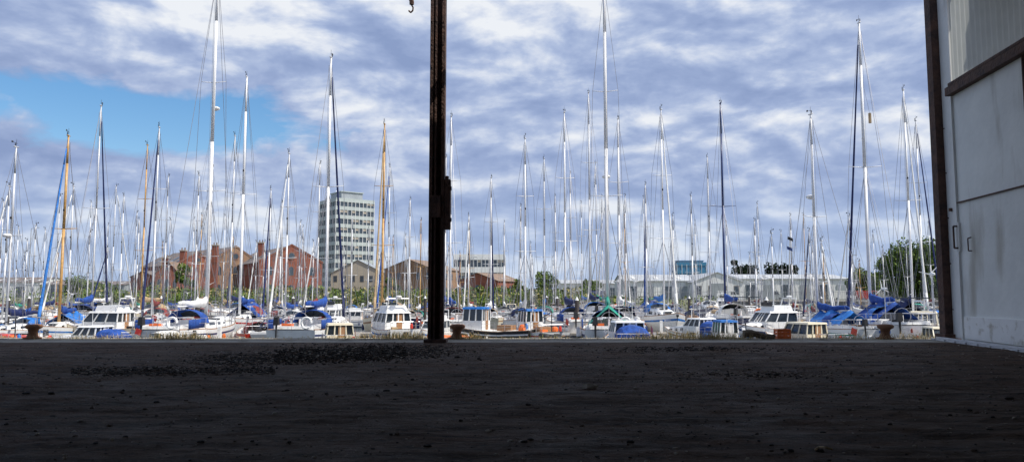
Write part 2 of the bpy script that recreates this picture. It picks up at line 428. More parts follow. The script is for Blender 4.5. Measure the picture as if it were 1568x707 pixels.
# ------------------------------------------------------------ motor boats
def wheelhouse(mb, y0, y1, w, zb, h, body, roofm, rake=0.25, npil=3):
    hl = h * 0.45
    def ring(z, sh, fr): return [(w / 2 * sh, y0, z), (w / 2 * sh, y1 - fr, z), (-w / 2 * sh, y1 - fr, z), (-w / 2 * sh, y0, z)]
    mb.loft([ring(zb, 1, 0), ring(zb + hl, .98, .03)], body)
    mb.loft([[(p[0] * .97, p[1] * 1.0 + (0.02 if i in (0, 3) else -.03), p[2]) for i, p in enumerate(ring(zb + hl, .98, .03))],
             [(p[0] * .97, p[1] + (0.02 if i in (0, 3) else -.03), p[2]) for i, p in enumerate(ring(zb + h * .95, .88, rake))]], M['glass'])
    for sx in (-1, 1):
        for k in range(npil + 1):
            t = k / npil
            a = (sx * w / 2 * .98, y0 + (y1 - .03 - y0) * t, zb + hl); b = (sx * w / 2 * .88, y0 + (y1 - rake - y0) * t, zb + h * .95)
            mb.tube(a, b, 0.06, 0.06, body, 4)
    for xx in (-.33, .33, 0):
        mb.tube((xx * w * .98 * .5, y1 - .03, zb + hl), (xx * w * .88 * .5, y1 - rake, zb + h * .95), 0.035, 0.035, body, 4)
        mb.tube((xx * w * 1.3 * .5, y0, zb + hl), (xx * w * 1.2 * .5, y0, zb + h * .95), 0.07, 0.07, body, 4)
    mb.box((.1, y0 - .01, zb + h * .45), (.5, .04, h * .85), M['teak'] if R() < .5 else M['deck'])
    mb.loft([[(x * 1.0, y, z) for x, y, z in ((w * .48, y0 - .12, zb + h * .94), (w * .48, y1 - rake + .12, zb + h * .94), (-w * .48, y1 - rake + .12, zb + h * .94), (-w * .48, y0 - .12, zb + h * .94))],
             [(x, y, z) for x, y, z in ((w * .44, y0 - .08, zb + h * 1.03), (w * .44, y1 - rake + .05, zb + h * 1.03), (-w * .44, y1 - rake + .05, zb + h * 1.03), (-w * .44, y0 - .08, zb + h * 1.03))]], roofm)

def motor_body(v):
    k = v % 5
    hullm = [M['gel'], M['gel'], M['black'], M['gel'], M['red'] , M['cream'], M['bluet'], M['gel']][v % 8]
    stripe = [M['navy'], M['teak'], M['gel'], M['bluet'], M['gel'], M['teak'], M['gel'], M['red']][v % 8]
    Fb = [1.15, 1.0, 1.1, 1.3, 1.0][k]
    h, d = hull_mesh(8, 2.9, Fb, hullm, stripe, transom=.92, sheer=.5)
    c = MB(); zb = Fb
    top = zb + 1.6
    if k == 0:
        trunk(c, .2, 3.0, 2.1, 1.2, zb, .55, M['gel']); wheelhouse(c, -1.6, 1.0, 2.1, zb, 1.5, M['cream'], M['cream'], .5)
    elif k == 1:
        trunk(c, -.6, 3.0, 2.3, 1.2, zb, .75, M['gel']); wheelhouse(c, -1.9, .2, 2.1, zb + .2, 1.25, M['gel'], M['gel'], .6)
        cm = M['blue'] if v % 2 else M['whitec']
        rr = []
        for i in range(6):
            y = -3.7 + i * .36; q = .12 * (i % 2)
            rr.append([(1.1 * cos(a) * (1 - q * .3), y, zb + (1.15 - q * .6 + (.1 if i else -.3)) * sin(a) ** .5) for a in [max(.001, pi * t / 8) if t < 8 else pi - .001 for t in range(9)]])
        c.loft(rr, cm, closed=False, caps=True)
    elif k == 2:
        wheelhouse(c, 0.2, 2.0, 1.7, zb, 1.9, M['gel'], M['bluet'], .12)
        c.box((0, -1.6, zb + .25), (1.2, 1.2, .5), M['teak']); c.tube((0, -3.2, zb), (0, -3.2, zb + 1.9), .05, .04, M['black']); c.tube((0, -3.2, zb + 1.8), (0, -1.2, zb + 1.2), .035, .03, M['black'])
        c.ell((.5, -2.8, zb + .3), (.3, .3, .3), M['orange'], 8, 6)
    elif k == 3:
        trunk(c, .4, 3.1, 2.2, 1.2, zb, .6, M['gel']); wheelhouse(c, -2.2, 1.2, 2.3, zb, 1.55, M['gel'], M['gel'], .7)
        c.box((0, -.9, zb + 1.85), (1.9, 2.0, .5), M['gel'], taper=.88); c.box((0, .1, zb + 2.2), (1.4, .05, .35), M['glass'])
        c.path([(-1, -2, zb + 1.55), (-.9, -2.3, zb + 2.7), (.9, -2.3, zb + 2.7), (1, -2, zb + 1.55)], .05, M['gel']); c.ell((0, -2.3, zb + 2.85), (.28, .28, .13), M['gel'], 10, 5)
    else:
        trunk(c, .3, 2.9, 1.9, 1.1, zb, .5, M['gel']); hood(c, -2.4, .6, 1.9, zb, 1.0, [M['blue'], M['maroon'], M['whitec']][v % 3])
    c.tube((.5, -.4, top - .1), (.5, -.4, top + 1.5 + .5 * R()), .02, .008, M['gel'], 4)
    c.tube((-.4, -.3, top - .1), (-.4, -.3, top + .8), .03, .02, M['gel'], 4)
    c.box((-.4, -.3, top + .7), (.5, .04, .04), M['gel'])
    c.ell((0.9, -3.0, zb + .35), (.14, .14, .3), M['red'] if v % 2 else M['bluet'], 7, 6); c.box((-.7, -3.2, zb + .2), (.5, .4, .3), random.choice([M['tan'], M['orange'], M['black'], M['gel']]))
    if v % 2: c.tube((.9, -3.7, zb), (.9, -4.1, zb + 1.3), .018, .012, M['teak'], 4); c.face([(.9, -3.95, zb + .8), (.9, -4.1, zb + 1.28), (.88, -4.6, zb + 1.1), (.92, -4.45, zb + .65)], M['red'])
    c.box((0, -4.15, zb * .75), (.4, .45, .6), M['black'], taper=.8)
    return h, d, c.mesh('superstructure')
MV = list(range(8)) + [8, 12, 13, 5, 9, 11, 14, 16]
MBODY = [motor_body(v) for v in MV]
def motor(bx, row, v, sc=1.0, rz=None, dy=0, X=None):
    row = RM.get(row, row)
    if X is None: X = gx(bx, row + dy)
    take(row, X, 1.5)
    e = empty('motor_boat', (X, row + dy, WL), rz if rz is not None else (random.choice([0, pi, 0, pi, pi / 2]) + radians(U(-16, 16))))
    for n_, me in zip(('hull', 'deck_fittings', 'superstructure'), MBODY[v]): link(n_, me, e, sc)
    return e
for a in [(550, 44, 0, .9, pi + .5), (597, 44, 3, .8, .5), (640, 44, 2, .85, pi), (748, 44, 2, .85, 1.2), (703, 44, 4, .8, 0.4), (873, 44, 1, .85, pi - .5), (974, 44, 3, .95, pi), (1175, 44, 8, .8, 1.9),
          (1147, 58, 3, 1.0, .6), (1412, 44, 0, .85, 2.6), (285, 44, 9, .85, 1.3), (820, 44, 7, .8, .4), (160, 44, 10, .8, 1.4), (205, 44, 3, .75, pi), (1060, 44, 1, .75, 0.5), (10, 58, 3, .85, 0.4), (390, 44, 4, .8, .5)]:
    if free(RM[a[1]], gx(a[0], RM[a[1]]), 1.0): motor(a[0], a[1], a[2], a[3], a[4])

for row in ROWS:
    x = -0.80 * row
    while x < 0.72 * row:
        bx = 784 + x / row * F
        skip = (bx > 415 and bx < 485 and row == 52)
        if free(row, x, 1.3) and not skip and R() < 0.94:
            p = .55 if row == 52 else .35
            if R() < p: motor(None, row, random.randrange(len(MBODY)), U(.55, .95), X=x, dy=U(-1.5, 1.5))
            else: yacht(bx, U(300, 395) if row > 70 else U(340, 400), row, mast=random.choice(['alu', 'aluw', 'alu', 'aluw', 'wood']), spr=1, thick=.06, tent=random.choice([None, None, None, None, None, 'blue', 'green', 'whitec']))
        x += 1.1
motor(955, 42, 1, .82, 0.05); motor(520, 42, 5, .7, .3); motor(1225, 42, 11, .72, .4); motor(130, 42, 1, .7, 1.4)
x = -.72 * 42
while x < .58 * 42:
    bx = 784 + x / 42 * F
    if free(42, x, 1.3) and R() < .5 and not (410 < bx < 500): motor(None, 42, random.choice([4, 1, 9, 5, 14, 12, 3, 0]), U(.58, .72), X=x, dy=U(-1, .6))
    x += U(1.6, 3.2)
def tender(bx, Y, z, rz, mt):
    e = empty('inflatable_dinghy', (gx(bx, Y), Y, z), rz); t = MB()
    P = [(-.6, -1.3, .2), (-.62, 0, .2), (-.5, .8, .25), (0, 1.35, .38), (.5, .8, .25), (.62, 0, .2), (.6, -1.3, .2)]
    for i in range(6): t.tube(P[i], P[i + 1], .2, .2, mt, 9)
    t.box((0, -.2, .1), (1.0, 2.0, .06), M['deck']); t.box((0, -1.2, .28), (1.0, .06, .45), M['deck']); t.box((0, -.1, .36), (1.1, .22, .04), M['teak'])
    t.box((0, -1.35, .6), (.24, .26, .38), M['black'], taper=.8); t.obj('tubes', e, True)
for a in ((300, 47, WL + .5, .4, 'gel'), (690, 46.9, WL + .5, 1.5, 'orange'), (860, 47, WL + .5, 1.5, 'black'), (1110, 47, WL + .5, 1.5, 'bluet'), (1330, 47, WL + .5, 1.6, 'gel'), (40, 47, WL + .5, 1.6, 'red')):
    tender(*a[:4], M[a[4]])

def flag(name, bx, by, Y, mt):
    X, Z = pos(bx, by, Y); mb = MB()
    g = [[(.065 * i, .03 * sin(i * 1.3), -.03 * i + j * .055 - .1) for j in range(5)] for i in range(7)]
    mb.loft(g, mt, closed=False, caps=False); return mb.obj(name, None, loc=(X, Y, Z), fix=False)
flag('signal_flag', 1206, 364, 52, M['black']); flag('signal_flag', 1205, 379, 52, M['navy'])
mb = MB(); a = pos(1241, 220, 52); b = pos(1200, 480, 52); mb.tube((a[0], 52, a[1]), (b[0], 52, b[1]), .01, .01, M['wire'], 3); mb.obj('flag_halyard')
X, Z = pos(1332, 181, 52); mb = MB(); mb.tube((0, 0, -.36), (0, 0, .36), .1, .1, M['tan'], 10); mb.tube((0, 0, .33), (-.6, 0, 3.6), .01, .01, M['wire'], 3); mb.obj('radar_reflector', loc=(X, 52, Z))

# ------------------------------------------------------------ pontoons & piles
for y in (47, 58.5, 84.5, 110.5):
    mb = MB(); w_ = 1.8 if y > 50 else 1.3
    mb.box((0, y, WL + .38), (180, w_, .22), M['pont']); mb.box((0, y, WL + .1), (180, w_ - .3, .34), M['black'])
    x = -88
    while x < 88:
        if y > 50:
            for sg in (-1, 1): mb.box((x, y + sg * 3.9, WL + .33), (.6, 6, .18), M['pont'])
        mb.box((x + 1, y + .4, WL + .95), (.22, .22, .95), M['gel'], taper=.9)
        x += 7.6
    x = -86
    while x < 84 and y > 50:
        mb.tube((x, y + 1.05, WL - 1), (x, y + 1.05, WL + 3.0), .17, .17, M['pile'], 10); mb.tube((x, y + 1.05, WL + 3.0), (x, y + 1.05, WL + 3.3), .17, .02, M['gel'], 10)
        x += 15.2
    mb.obj('pontoon_walkway')

# ------------------------------------------------------------ barge with bicycles
def bicycle(X, Y, Z, rz, lean):
    e = empty('bicycle', (X, Y, Z), rz); e.rotation_euler = (lean, 0, rz); mb = MB()
    for cx in (-.53, .53):
        for k in range(20):
            a = 2 * pi * k / 20; b2 = 2 * pi * (k + 1) / 20
            mb.tube((cx + .33 * cos(a), 0, .34 + .33 * sin(a)), (cx + .33 * cos(b2), 0, .34 + .33 * sin(b2)), .024, .024, M['black'], 5)
            if k % 2: mb.tube((cx, 0, .34), (cx + .33 * cos(a), 0, .34 + .33 * sin(a)), .005, .005, M['steel'], 3)
    mb.obj('wheels', e); fr = MB(); c = random.choice([M['navy'], M['black'], M['red']])
    P = dict(r=(-.53, 0, .34), f=(.53, 0, .34), bb=(-.1, 0, .3), st=(-.22, 0, .8), h=(.38, 0, .82), hb=(.35, 0, .97))
    for a, b in (('r', 'bb'), ('r', 'st'), ('bb', 'st'), ('bb', 'h'), ('st', 'h'), ('h', 'f'), ('h', 'hb')): fr.tube(P[a], P[b], .024, .024, c, 6)
    fr.tube((-.22, 0, .8), (-.25, 0, .95), .015, .015, M['steel'], 5); fr.ell((-.25, 0, .97), (.14, .07, .03), M['black'], 8, 4)
    fr.tube((.35, -.28, 1.0), (.35, .28, 1.0), .015, .015, M['black'], 5); fr.tube((-.1, -.1, .2), (-.1, .1, .4), .012, .012, M['steel'], 4); fr.obj('frame', e)
Xb = gx(450, 50.5)
e = empty('work_barge', (Xb, 51.5, WL)); mb = MB()
mb.loft([[(-2, -2.4, -.4), (2, -2.4, -.4), (2, 2.4, -.4), (-2, 2.4, -.4)], [(-2.2, -3, .9), (2.2, -3, .9), (2.2, 3, .9), (-2.2, 3, .9)], [(-2.2, -3, 1.02), (2.2, -3, 1.02), (2.2, 3, 1.02), (-2.2, 3, 1.02)]], M['gel'])
for xx in (-2.1, -1.05, 0, 1.05, 2.1): mb.tube((xx, -2.9, 1), (xx, -2.9, 1.9), .02, .02, M['steel'], 5)
mb.tube((-2.1, -2.9, 1.9), (2.1, -2.9, 1.9), .02, .02, M['steel'], 5); mb.obj('hull', e)
for i in range(5): bicycle(Xb + (-1.3, -.1, 1.2, .5, -.7)[i], 49.0 + .35 * i, WL + 1.03, U(-.35, .35), radians(-9))
for i in range(4): bicycle(Xb + (-.8, .5, 1.3, -1.4)[i], 51.0 + .4 * i, WL + 1.03, U(-.8, .8), radians(10))

# ------------------------------------------------------------ water, land, bank
def sheet(name, x0, x1, y0, y1, z, mt, nx=1, ny=1, fn=None):
    mb = MB(); v = []
    for j in range(ny + 1):
        for i in range(nx + 1):
            x = x0 + (x1 - x0) * i / nx; y = y0 + (y1 - y0) * j / ny
            v.append((x, y, z + (fn(x, y) if fn else 0)))
    mb.v = v; mb.m(mt)
    for j in range(ny):
        for i in range(nx):
            k = j * (nx + 1) + i; mb.f.append((k, k + 1, k + nx + 2, k + nx + 1)); mb.mi.append(0)
    return mb.obj(name, smooth=True, fix=False)
water = mat('water_surface', (0.02, 0.035, 0.035), 0.08, bump=0.35, bscale=3.0, stretch=(1, 2.2, 1))
sheet('water', -1500, 1500, 15.3, 146, WL, water)
landm = mat('far_ground', (0.10, 0.12, 0.05), 0.95, col2=(0.24, 0.23, 0.16), scale=.08)
mb = MB()
mb.loft([[(x, 140, WL - .5) for x in (-3500, 3500)], [(x, 140.6, -1.6) for x in (-3500, 3500)], [(x, 149, LAND) for x in (-3500, 3500)], [(x, 6000, LAND) for x in (-3500, 3500)]], landm, closed=False, caps=False)
mb.obj('ground', fix=False)
stone = mat('quay_stone', (0.24, 0.22, 0.19), 0.9, var=.3, scale=2, bump=.5, bscale=5)
conc = mat('pale_concrete', (0.40, 0.37, 0.33), 0.9, var=.2, scale=2)
mb = MB()
xa, xb_ = gx(1105, 138), gx(1500, 138)
k = xa
while k < xb_ + 40:
    mb.box((k + 1.98, 138.5, -1.75), (3.96, 1.2, 2.5), stone); k += 4.0
mb.box(((xa + xb_ + 40) / 2, 138.45, -.35), (xb_ - xa + 41, 1.5, .3), conc)
mb.obj('quay_wall', fix=False)

def leaf_mat(name, a, b): 
    return mat(name, a, .75, col2=b, scale=.6, spec=.2)
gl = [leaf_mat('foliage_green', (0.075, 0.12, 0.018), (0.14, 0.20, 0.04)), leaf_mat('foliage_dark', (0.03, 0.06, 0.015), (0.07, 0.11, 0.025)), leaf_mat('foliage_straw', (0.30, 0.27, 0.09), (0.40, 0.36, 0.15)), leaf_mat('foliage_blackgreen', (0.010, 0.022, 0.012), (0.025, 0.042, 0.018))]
def leaf(mb, p, s, mt):
    n = Vector((U(-1, 1), U(-1, 1), U(-.3, 1))).normalized(); u = n.orthogonal().normalized(); w = n.cross(u); p = Vector(p); a = U(0, 6.28)
    u, w = u * cos(a) + w * sin(a), w * cos(a) - u * sin(a)
    mb.face([p - u * s, p - w * s * .55, p + u * s, p + w * s * .55], mt)
mb = MB()
for i in range(30000):
    bx = U(120, 960) if R() < .88 else U(-50, 1110)
    Y = U(139.5, 152); X = gx(bx, Y); g = min(1, max(0, (Y - 140.6) / 8.4)); zg = -1.8 + 1.3 * g
    hh = 2.5 + 1.6 * noise.noise(Vector((X * .16, Y * .2, 0))) + .7 * noise.noise(Vector((X * .9, 0, 4)))
    if bx > 900: hh *= .5
    q = noise.noise(Vector((X * .3, Y * .3, 3)))
    mm = gl[0] if q > -.1 else gl[2] if R() < .75 else gl[1]
    leaf(mb, (X, Y, zg + max(.1, hh) * R()), U(.15, .4), mm)
mb.obj('bank_vegetation', fix=False)

BARK = mat('bark', (0.06, 0.045, 0.03), .95, var=.3)
def tree(name, X, Y, zb, h, w, mts, nleaf=2600, ls=.35, trunkh=.3, ncl=18):
    e = empty(name, (X, Y, zb)); t = MB(); bark = BARK
    t.tube((0, 0, -.2), (.1, 0, h * .35), w * .05, w * .035, bark, 8); t.tube((.1, 0, h * .35), (0, .1, h * .8), w * .035, w * .01, bark, 6)
    cl = []
    for i in range(ncl):
        a = U(0, 6.28); r = w / 2 * sqrt(R()) * .85; z = h * (trunkh + (1 - trunkh) * (U(.1, .86)))
        k = 1 - abs((z / h - .5)) * .8
        c = Vector((r * cos(a) * k, r * sin(a) * k, z)); cl.append((c, w * U(.13, .25)))
        t.tube((0.05, 0, min(z * .7, h * .6)), c, w * .014, w * .004, bark, 5)
    t.obj('trunk_and_limbs', e); c = MB()
    for i in range(nleaf):
        cc, r = random.choice(cl); d = Vector((random.gauss(0, 1), random.gauss(0, 1), random.gauss(0, .8))).normalized() * r * (R() ** .4)
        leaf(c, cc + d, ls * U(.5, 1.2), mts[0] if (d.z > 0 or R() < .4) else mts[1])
    c.obj('crown', e, fix=False)
for bx, Y, top, w in ((1403, 146, 368, 11.5), (1380, 152, 384, 9), (1432, 156, 372, 11), (1322, 165, 412, 8), (1340, 175, 418, 7), (1290, 200, 425, 6)):
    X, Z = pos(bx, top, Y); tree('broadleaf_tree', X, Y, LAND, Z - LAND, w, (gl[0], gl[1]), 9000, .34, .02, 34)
for bx, top, w in ((1130, 393, 11), (1150, 404, 10), (1172, 408, 11), (1190, 400, 12), (1210, 402, 11)):
    X, Z = pos(bx, top, 330); tree('dark_tree', X, 330, LAND, Z - LAND, w, (gl[3], gl[3]), 1500, .7, .1)
for bx, Y, top, w in ((835, 190, 414, 7), (125, 180, 424, 9), (790, 185, 428, 5), (285, 175, 402, 5), (160, 200, 428, 8), (600, 170, 425, 4), (905, 200, 425, 6)):
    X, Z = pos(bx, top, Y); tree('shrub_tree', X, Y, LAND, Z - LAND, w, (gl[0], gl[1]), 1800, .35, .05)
mb = MB()
for i in range(9000):
    bx = U(-350, 1850); Y = 420 + U(-20, 20); X = (bx - 784) / F * Y
    hh = 5 + 5 * noise.noise(Vector((X * .02, 0, 1))) + 2 * noise.noise(Vector((X * .15, 0, 5)))
    leaf(mb, (X, Y, LAND + max(.5, hh) * R()), U(.7, 1.6), gl[1])
mb.obj('distant_tree_line', fix=False)

# ------------------------------------------------------------ buildings
brick = mat('red_brick', (0.20, 0.065, 0.042), .9, col2=(0.29, 0.10, 0.06), scale=1.2, dirt=((0.10, 0.05, 0.04), .35, .55))
brick2 = mat('brown_brick', (0.24, 0.14, 0.085), .9, col2=(0.32, 0.20, 0.125), scale=1.2, dirt=((0.12, 0.075, 0.055), .35, .58))
slate = mat('slate_roof', (0.13, 0.115, 0.115), .8, col2=(0.21, 0.175, 0.155), scale=.8, dirt=((0.23, 0.14, 0.095), .3, .55))
tile = mat('brown_tile', (0.18, 0.125, 0.09), .85, col2=(0.27, 0.19, 0.14), scale=.8)
wclad = mat('white_cladding', (0.72, 0.73, 0.72), .6, var=.08, scale=.4)
gclad = mat('grey_cladding', (0.30, 0.33, 0.35), .6, var=.12, scale=.4)
lroof = mat('light_metal_roof', (0.42, 0.44, 0.46), .5, var=.1, scale=.3)
trim = mat('stone_trim', (0.42, 0.37, 0.30), .8, var=.15)
btrim = mat('brick_arch_trim', (0.24, 0.12, 0.08), .8, var=.15)
bglass = mat('window_glass', (0.05, 0.07, 0.09), .2, spec=.8)
pgreen = mat('pale_green_panel', (0.42, 0.47, 0.45), .6, var=.08, scale=.3)
pwhite = mat('pale_concrete_panel', (0.60, 0.61, 0.60), .7, var=.08, scale=.3)
blueg = mat('blue_cladding', (0.05, 0.20, 0.34), .35, var=.15)

def gable(name, bx0, bx1, Y, eave, ridge, depth, rot=0.0, wallm=brick, roofm=slate, arched=True, nwin=3, floors=2, door=False, parapet=True, side=True):
    X0, _ = pos(bx0, 450, Y); X1, _ = pos(bx1, 450, Y); w = abs(X1 - X0) / max(.3, cos(rot))
    ze = pos(784, eave, Y)[1] - LAND; zr = pos(784, ridge, Y)[1] - LAND
    e = empty(name, ((X0 + X1) / 2, Y, LAND), rot); h = w / 2
    b = MB()
    prof = [(-h, 0), (h, 0), (h, ze), (0, zr), (-h, ze)]
    b.loft([[(x, 0, z) for x, z in prof], [(x, depth, z) for x, z in prof]], wallm); b.obj('walls', e)
    r = MB(); t = .12
    for sx in (-1, 1):
        sl = (zr - ze) / h
        a = (sx * (h + .3), ze - .3 * sl + .02); c = (0, zr + .02)
        y0 = .35 if parapet else -.3
        pts = [(a[0], a[1]), (c[0], c[1]), (c[0], c[1] + t), (a[0], a[1] + t)]
        r.loft([[(x, y0, z) for x, z in pts], [(x, depth + .3, z) for x, z in pts]], roofm)
        for q in range(int(depth / 7)):
            if parapet:
                yy = 4 + q * 7; xm = sx * h * .5; zm = zr - sl * h * .5
                d = Vector((sx * 1.3, 0, -sl * 1.3)); nrm = Vector((sx * sl, 0, 1)).normalized() * (.22)
                P = Vector((xm, yy, zm)) + nrm; r.face([P - d + Vector((0, -.8, 0)), P + d + Vector((0, -.8, 0)), P + d + Vector((0, .8, 0)), P - d + Vector((0, .8, 0))], bglass)
    r.obj('roof', e)
    if parapet:
        p = MB()
        for sx in (-1, 1):
            pr = [(sx * (h + .15), ze - .1), (0, zr - .02), (0, zr + .35), (sx * (h + .15), ze + .3)]
            p.loft([[(x, -.14, z) for x, z in pr], [(x, .33, z) for x, z in pr]], wallm)
            pr = [(sx * (h + .2), ze + .31), (0, zr + .36), (0, zr + .48), (sx * (h + .2), ze + .43)]
            p.loft([[(x, -.2, z) for x, z in pr], [(x, .38, z) for x, z in pr]], btrim)
        p.obj('parapet', e)
    wn = MB()
    def win(cx, cz, ww, hh, face):
        pts = [(-ww / 2, 0), (ww / 2, 0), (ww / 2, hh * .75)] + ([(ww * .35, hh * .92), (0, hh), (-ww * .35, hh * .92)] if arched else [(ww / 2, hh), (-ww / 2, hh)]) + [(-ww / 2, hh * .75)]
        for sc, dd, mm in ((1.2, .03, btrim if arched else trim), (1.0, .06, bglass)):
            P = [(px * sc, cz + (pz - hh / 2) * (1 + (sc - 1) * .5)) for px, pz in pts]
            if face == 'f': wn.face([(cx + a, -dd - (.0), z) for a, z in P], mm)
            elif face == 'r': wn.face([(h + dd, cx + a, z) for a, z in P], mm)
            else: wn.face([(-h - dd, cx + a, z) for a, z in P], mm)
    fh = ze / floors
    for fl in range(floors):
        for i in range(nwin):
            cx = -h + w * (i + .5) / nwin
            win(cx, fh * (fl + .55), min(1.2, w / nwin * .42), fh * .48, 'f')
        if side:
            nn = max(1, int(depth / 4))
            for i in range(nn):
                for f_ in ('r', 'l'): win(depth * (i + .5) / nn, fh * (fl + .55), 1.1, fh * .45, f_)
    if zr - ze > 2.5 and wallm in (brick, brick2):
        k = 16; rr = min(.8, w * .06); cz = ze + (zr - ze) * .4
        for sc, dd, mm in ((1.35, .03, btrim), (1, .06, bglass)): wn.face([(rr * sc * cos(2 * pi * q / k), -dd - .12, cz + rr * sc * sin(2 * pi * q / k)) for q in range(k)], mm)
    if door: wn.box((0, -.05, 2.0), (3.6, .16, 4.0), gclad)
    wn.obj('windows', e, fix=False)
    return e
gable('brick_warehouse', 404, 486, 200, 402, 376, 42, radians(32), nwin=3)
gable('brick_warehouse', 280, 322, 205, 405, 388, 34, radians(42), nwin=2)
gable('brick_warehouse', 332, 386, 216, 402, 378, 50, radians(44), nwin=3, wallm=brick2)
gable('brick_house', 196, 240, 190, 424, 415, 12, radians(-15), floors=1, parapet=False)
gable('brick_house', 238, 272, 186, 418, 400, 12, radians(10), floors=1, parapet=False, roofm=tile)
gable('brick_warehouse', 586, 664, 215, 412, 397, 20, radians(-18), wallm=brick2, roofm=tile, parapet=False, nwin=5)
gable('brick_house', 700, 762, 178, 430, 418, 14, radians(-25), roofm=tile, floors=1, parapet=False, nwin=3)
gable('office_building', 506, 588, 240, 418, 398, 16, 0, wallm=trim, roofm=gclad, arched=False, parapet=False, nwin=6)
for bx, Y, top in ((254, 196, 395), (330, 208, 376), (400, 212, 372), (281, 204, 384)):
    X, Z = pos(bx, top, Y); mb = MB(); mb.box((0, 0, (Z - LAND) / 2), (1.5, 1.2, Z - LAND), brick); mb.box((0, 0, Z - LAND + .1), (1.8, 1.5, .3), trim)
    for q in (-.4, .4): mb.tube((q, 0, Z - LAND), (q, 0, Z - LAND + .9), .2, .16, tile, 8)
    mb.obj('brick_chimney', loc=(X, Y, LAND))

def shed(name, bx0, bx1, Y, eave, ridge, depth, wallm, roofm, ndoor=2):
    X0 = gx(bx0, Y); X1 = gx(bx1, Y); w = X1 - X0; ze = pos(784, eave, Y)[1] - LAND; zr = pos(784, ridge, Y)[1] - LAND
    e = empty(name, (X0, Y, LAND)); b = MB()
    pr = [(0, 0), (depth, 0), (depth, ze), (depth / 2, zr), (0, ze)]
    b.loft([[(0, y, z) for y, z in pr], [(w, y, z) for y, z in pr]], wallm)
    n = int(w / 1.2)
    for i in range(n): b.box((w * (i + .5) / n, -.03, ze / 2), (.12, .05, ze * .98), wallm)
    b.obj('walls', e); r = MB()
    for s in (0, 1):
        sl = (zr - ze) / (depth / 2); a = (-.4, ze - .4 * sl + .03) if s == 0 else (depth + .4, ze - .4 * sl + .03)
        P = [a, (depth / 2, zr + .03), (depth / 2, zr + .16), (a[0], a[1] + .13)]
        r.loft([[(-.3, y, z) for y, z in P], [(w + .3, y, z) for y, z in P]], roofm)
    n = int(w / 5)
    for i in range(n):
        y = depth * .22; z = ze + (zr - ze) * .44 + .2; x = w * (i + .5) / n; sl = (zr - ze) / (depth / 2)
        r.face([(x - .5, y - 2, z - 2 * sl), (x + .5, y - 2, z - 2 * sl), (x + .5, y + 2, z + 2 * sl), (x - .5, y + 2, z + 2 * sl)], pwhite)
    r.obj('roof', e); d = MB()
    for i in range(ndoor):
        x = w * (i + .5) / ndoor
        d.box((x, -.1, ze * .36), (min(4, w / ndoor * .5), .14, ze * .72), gclad if i % 2 else bglass)
    d.obj('doors', e)
shed('white_warehouse', 955, 1062, 185, 430, 420, 16, wclad, lroof, 4)
shed('white_warehouse', 1135, 1302, 190, 427, 419, 22, wclad, lroof, 6)
shed('industrial_shed', 860, 950, 230, 434, 428, 20, wclad, lroof, 3)
shed('industrial_shed', 600, 700, 260, 428, 422, 20, gclad, lroof, 3)
shed('industrial_shed', 60, 190, 260, 436, 430, 20, gclad, slate, 3)
shed('industrial_shed', -120, 60, 290, 432, 424, 20, wclad, slate, 3)
gable('white_gabled_shed', 1060, 1138, 180, 432, 417, 30, 0, wallm=wclad, roofm=lroof, arched=False, parapet=False, nwin=4, floors=1, door=True, side=False)

def block(name, X, Y, w, d, h, rot, storeys, wallm, glassm, mull=1.6, plant=None):
    e = empty(name, (X, Y, LAND), rot); sh = h / storeys
    g = MB(); g.box((0, 0, h / 2), (w - .5, d - .5, h - .1), glassm); g.obj('glazing', e)
    s = MB()
    for i in range(storeys + 1):
        s.box((0, 0, min(h + .1, i * sh + .35)), (w, d, sh * .42), wallm)
    s.obj('spandrels', e); m = MB()
    for sy in (-1, 1):
        n = int(w / mull)
        for i in range(n + 1): m.box((-w / 2 + w * i / n * .998 + .0, sy * (d / 2 - .12), h / 2), (.22, .3, h - .05), pwhite)
        n = int(d / mull)
        for i in range(1, n): m.box((sy * (w / 2 - .12), -d / 2 + d * i / n, h / 2), (.3, .16, h - .05), wallm)
    rb = random.Random(3)
    for i in range(storeys):
        for k in range(int(w / mull)):
            if rb.random() < .4: m.box((-w / 2 + w * (k + .5) / int(w / mull), -d / 2 + .22, i * sh + sh * .8), (mull * .8, .05, sh * .35), trim)
    m.obj('mullions', e)
    if plant:
        p = MB(); p.box((plant[0], 0, h + plant[2] / 2 + .7), (plant[1], d * .6, plant[2]), gclad); p.box((plant[0], 0, h + plant[2] + .8), (plant[1] + .8, d * .65, .3), wallm)
        for i in range(7): p.tube((U(-5, 5), U(-3, 3), h), (U(-5, 5), U(-3, 3), h + plant[2] + U(1, 3)), .06, .04, M['steel'], 4)
        p.obj('roof_plant', e)
    return e
rot = radians(38); Xc, Yc = gx(512, 280), 280; hw = 8.1
cx = Xc - (-hw * cos(rot) + hw * sin(rot)); cy = Yc - (-hw * sin(rot) - hw * cos(rot))
Zt = pos(784, 308, 285)[1] - LAND
block('office_tower_block', cx, cy, 2 * hw, 2 * hw, Zt, rot, 11, pgreen, bglass, 1.6, (0, 9, 3.0))
block('modern_white_building', gx(735, 300), 300, 20.5, 14, pos(784, 395, 300)[1] - LAND, 0, 3, wclad, bglass, 1.5)
block('blue_glass_building', gx(1056, 330), 330, 13, 10, pos(784, 405, 330)[1] - LAND, 0, 4, blueg, blueg, 2.0, (0, 11, .8))

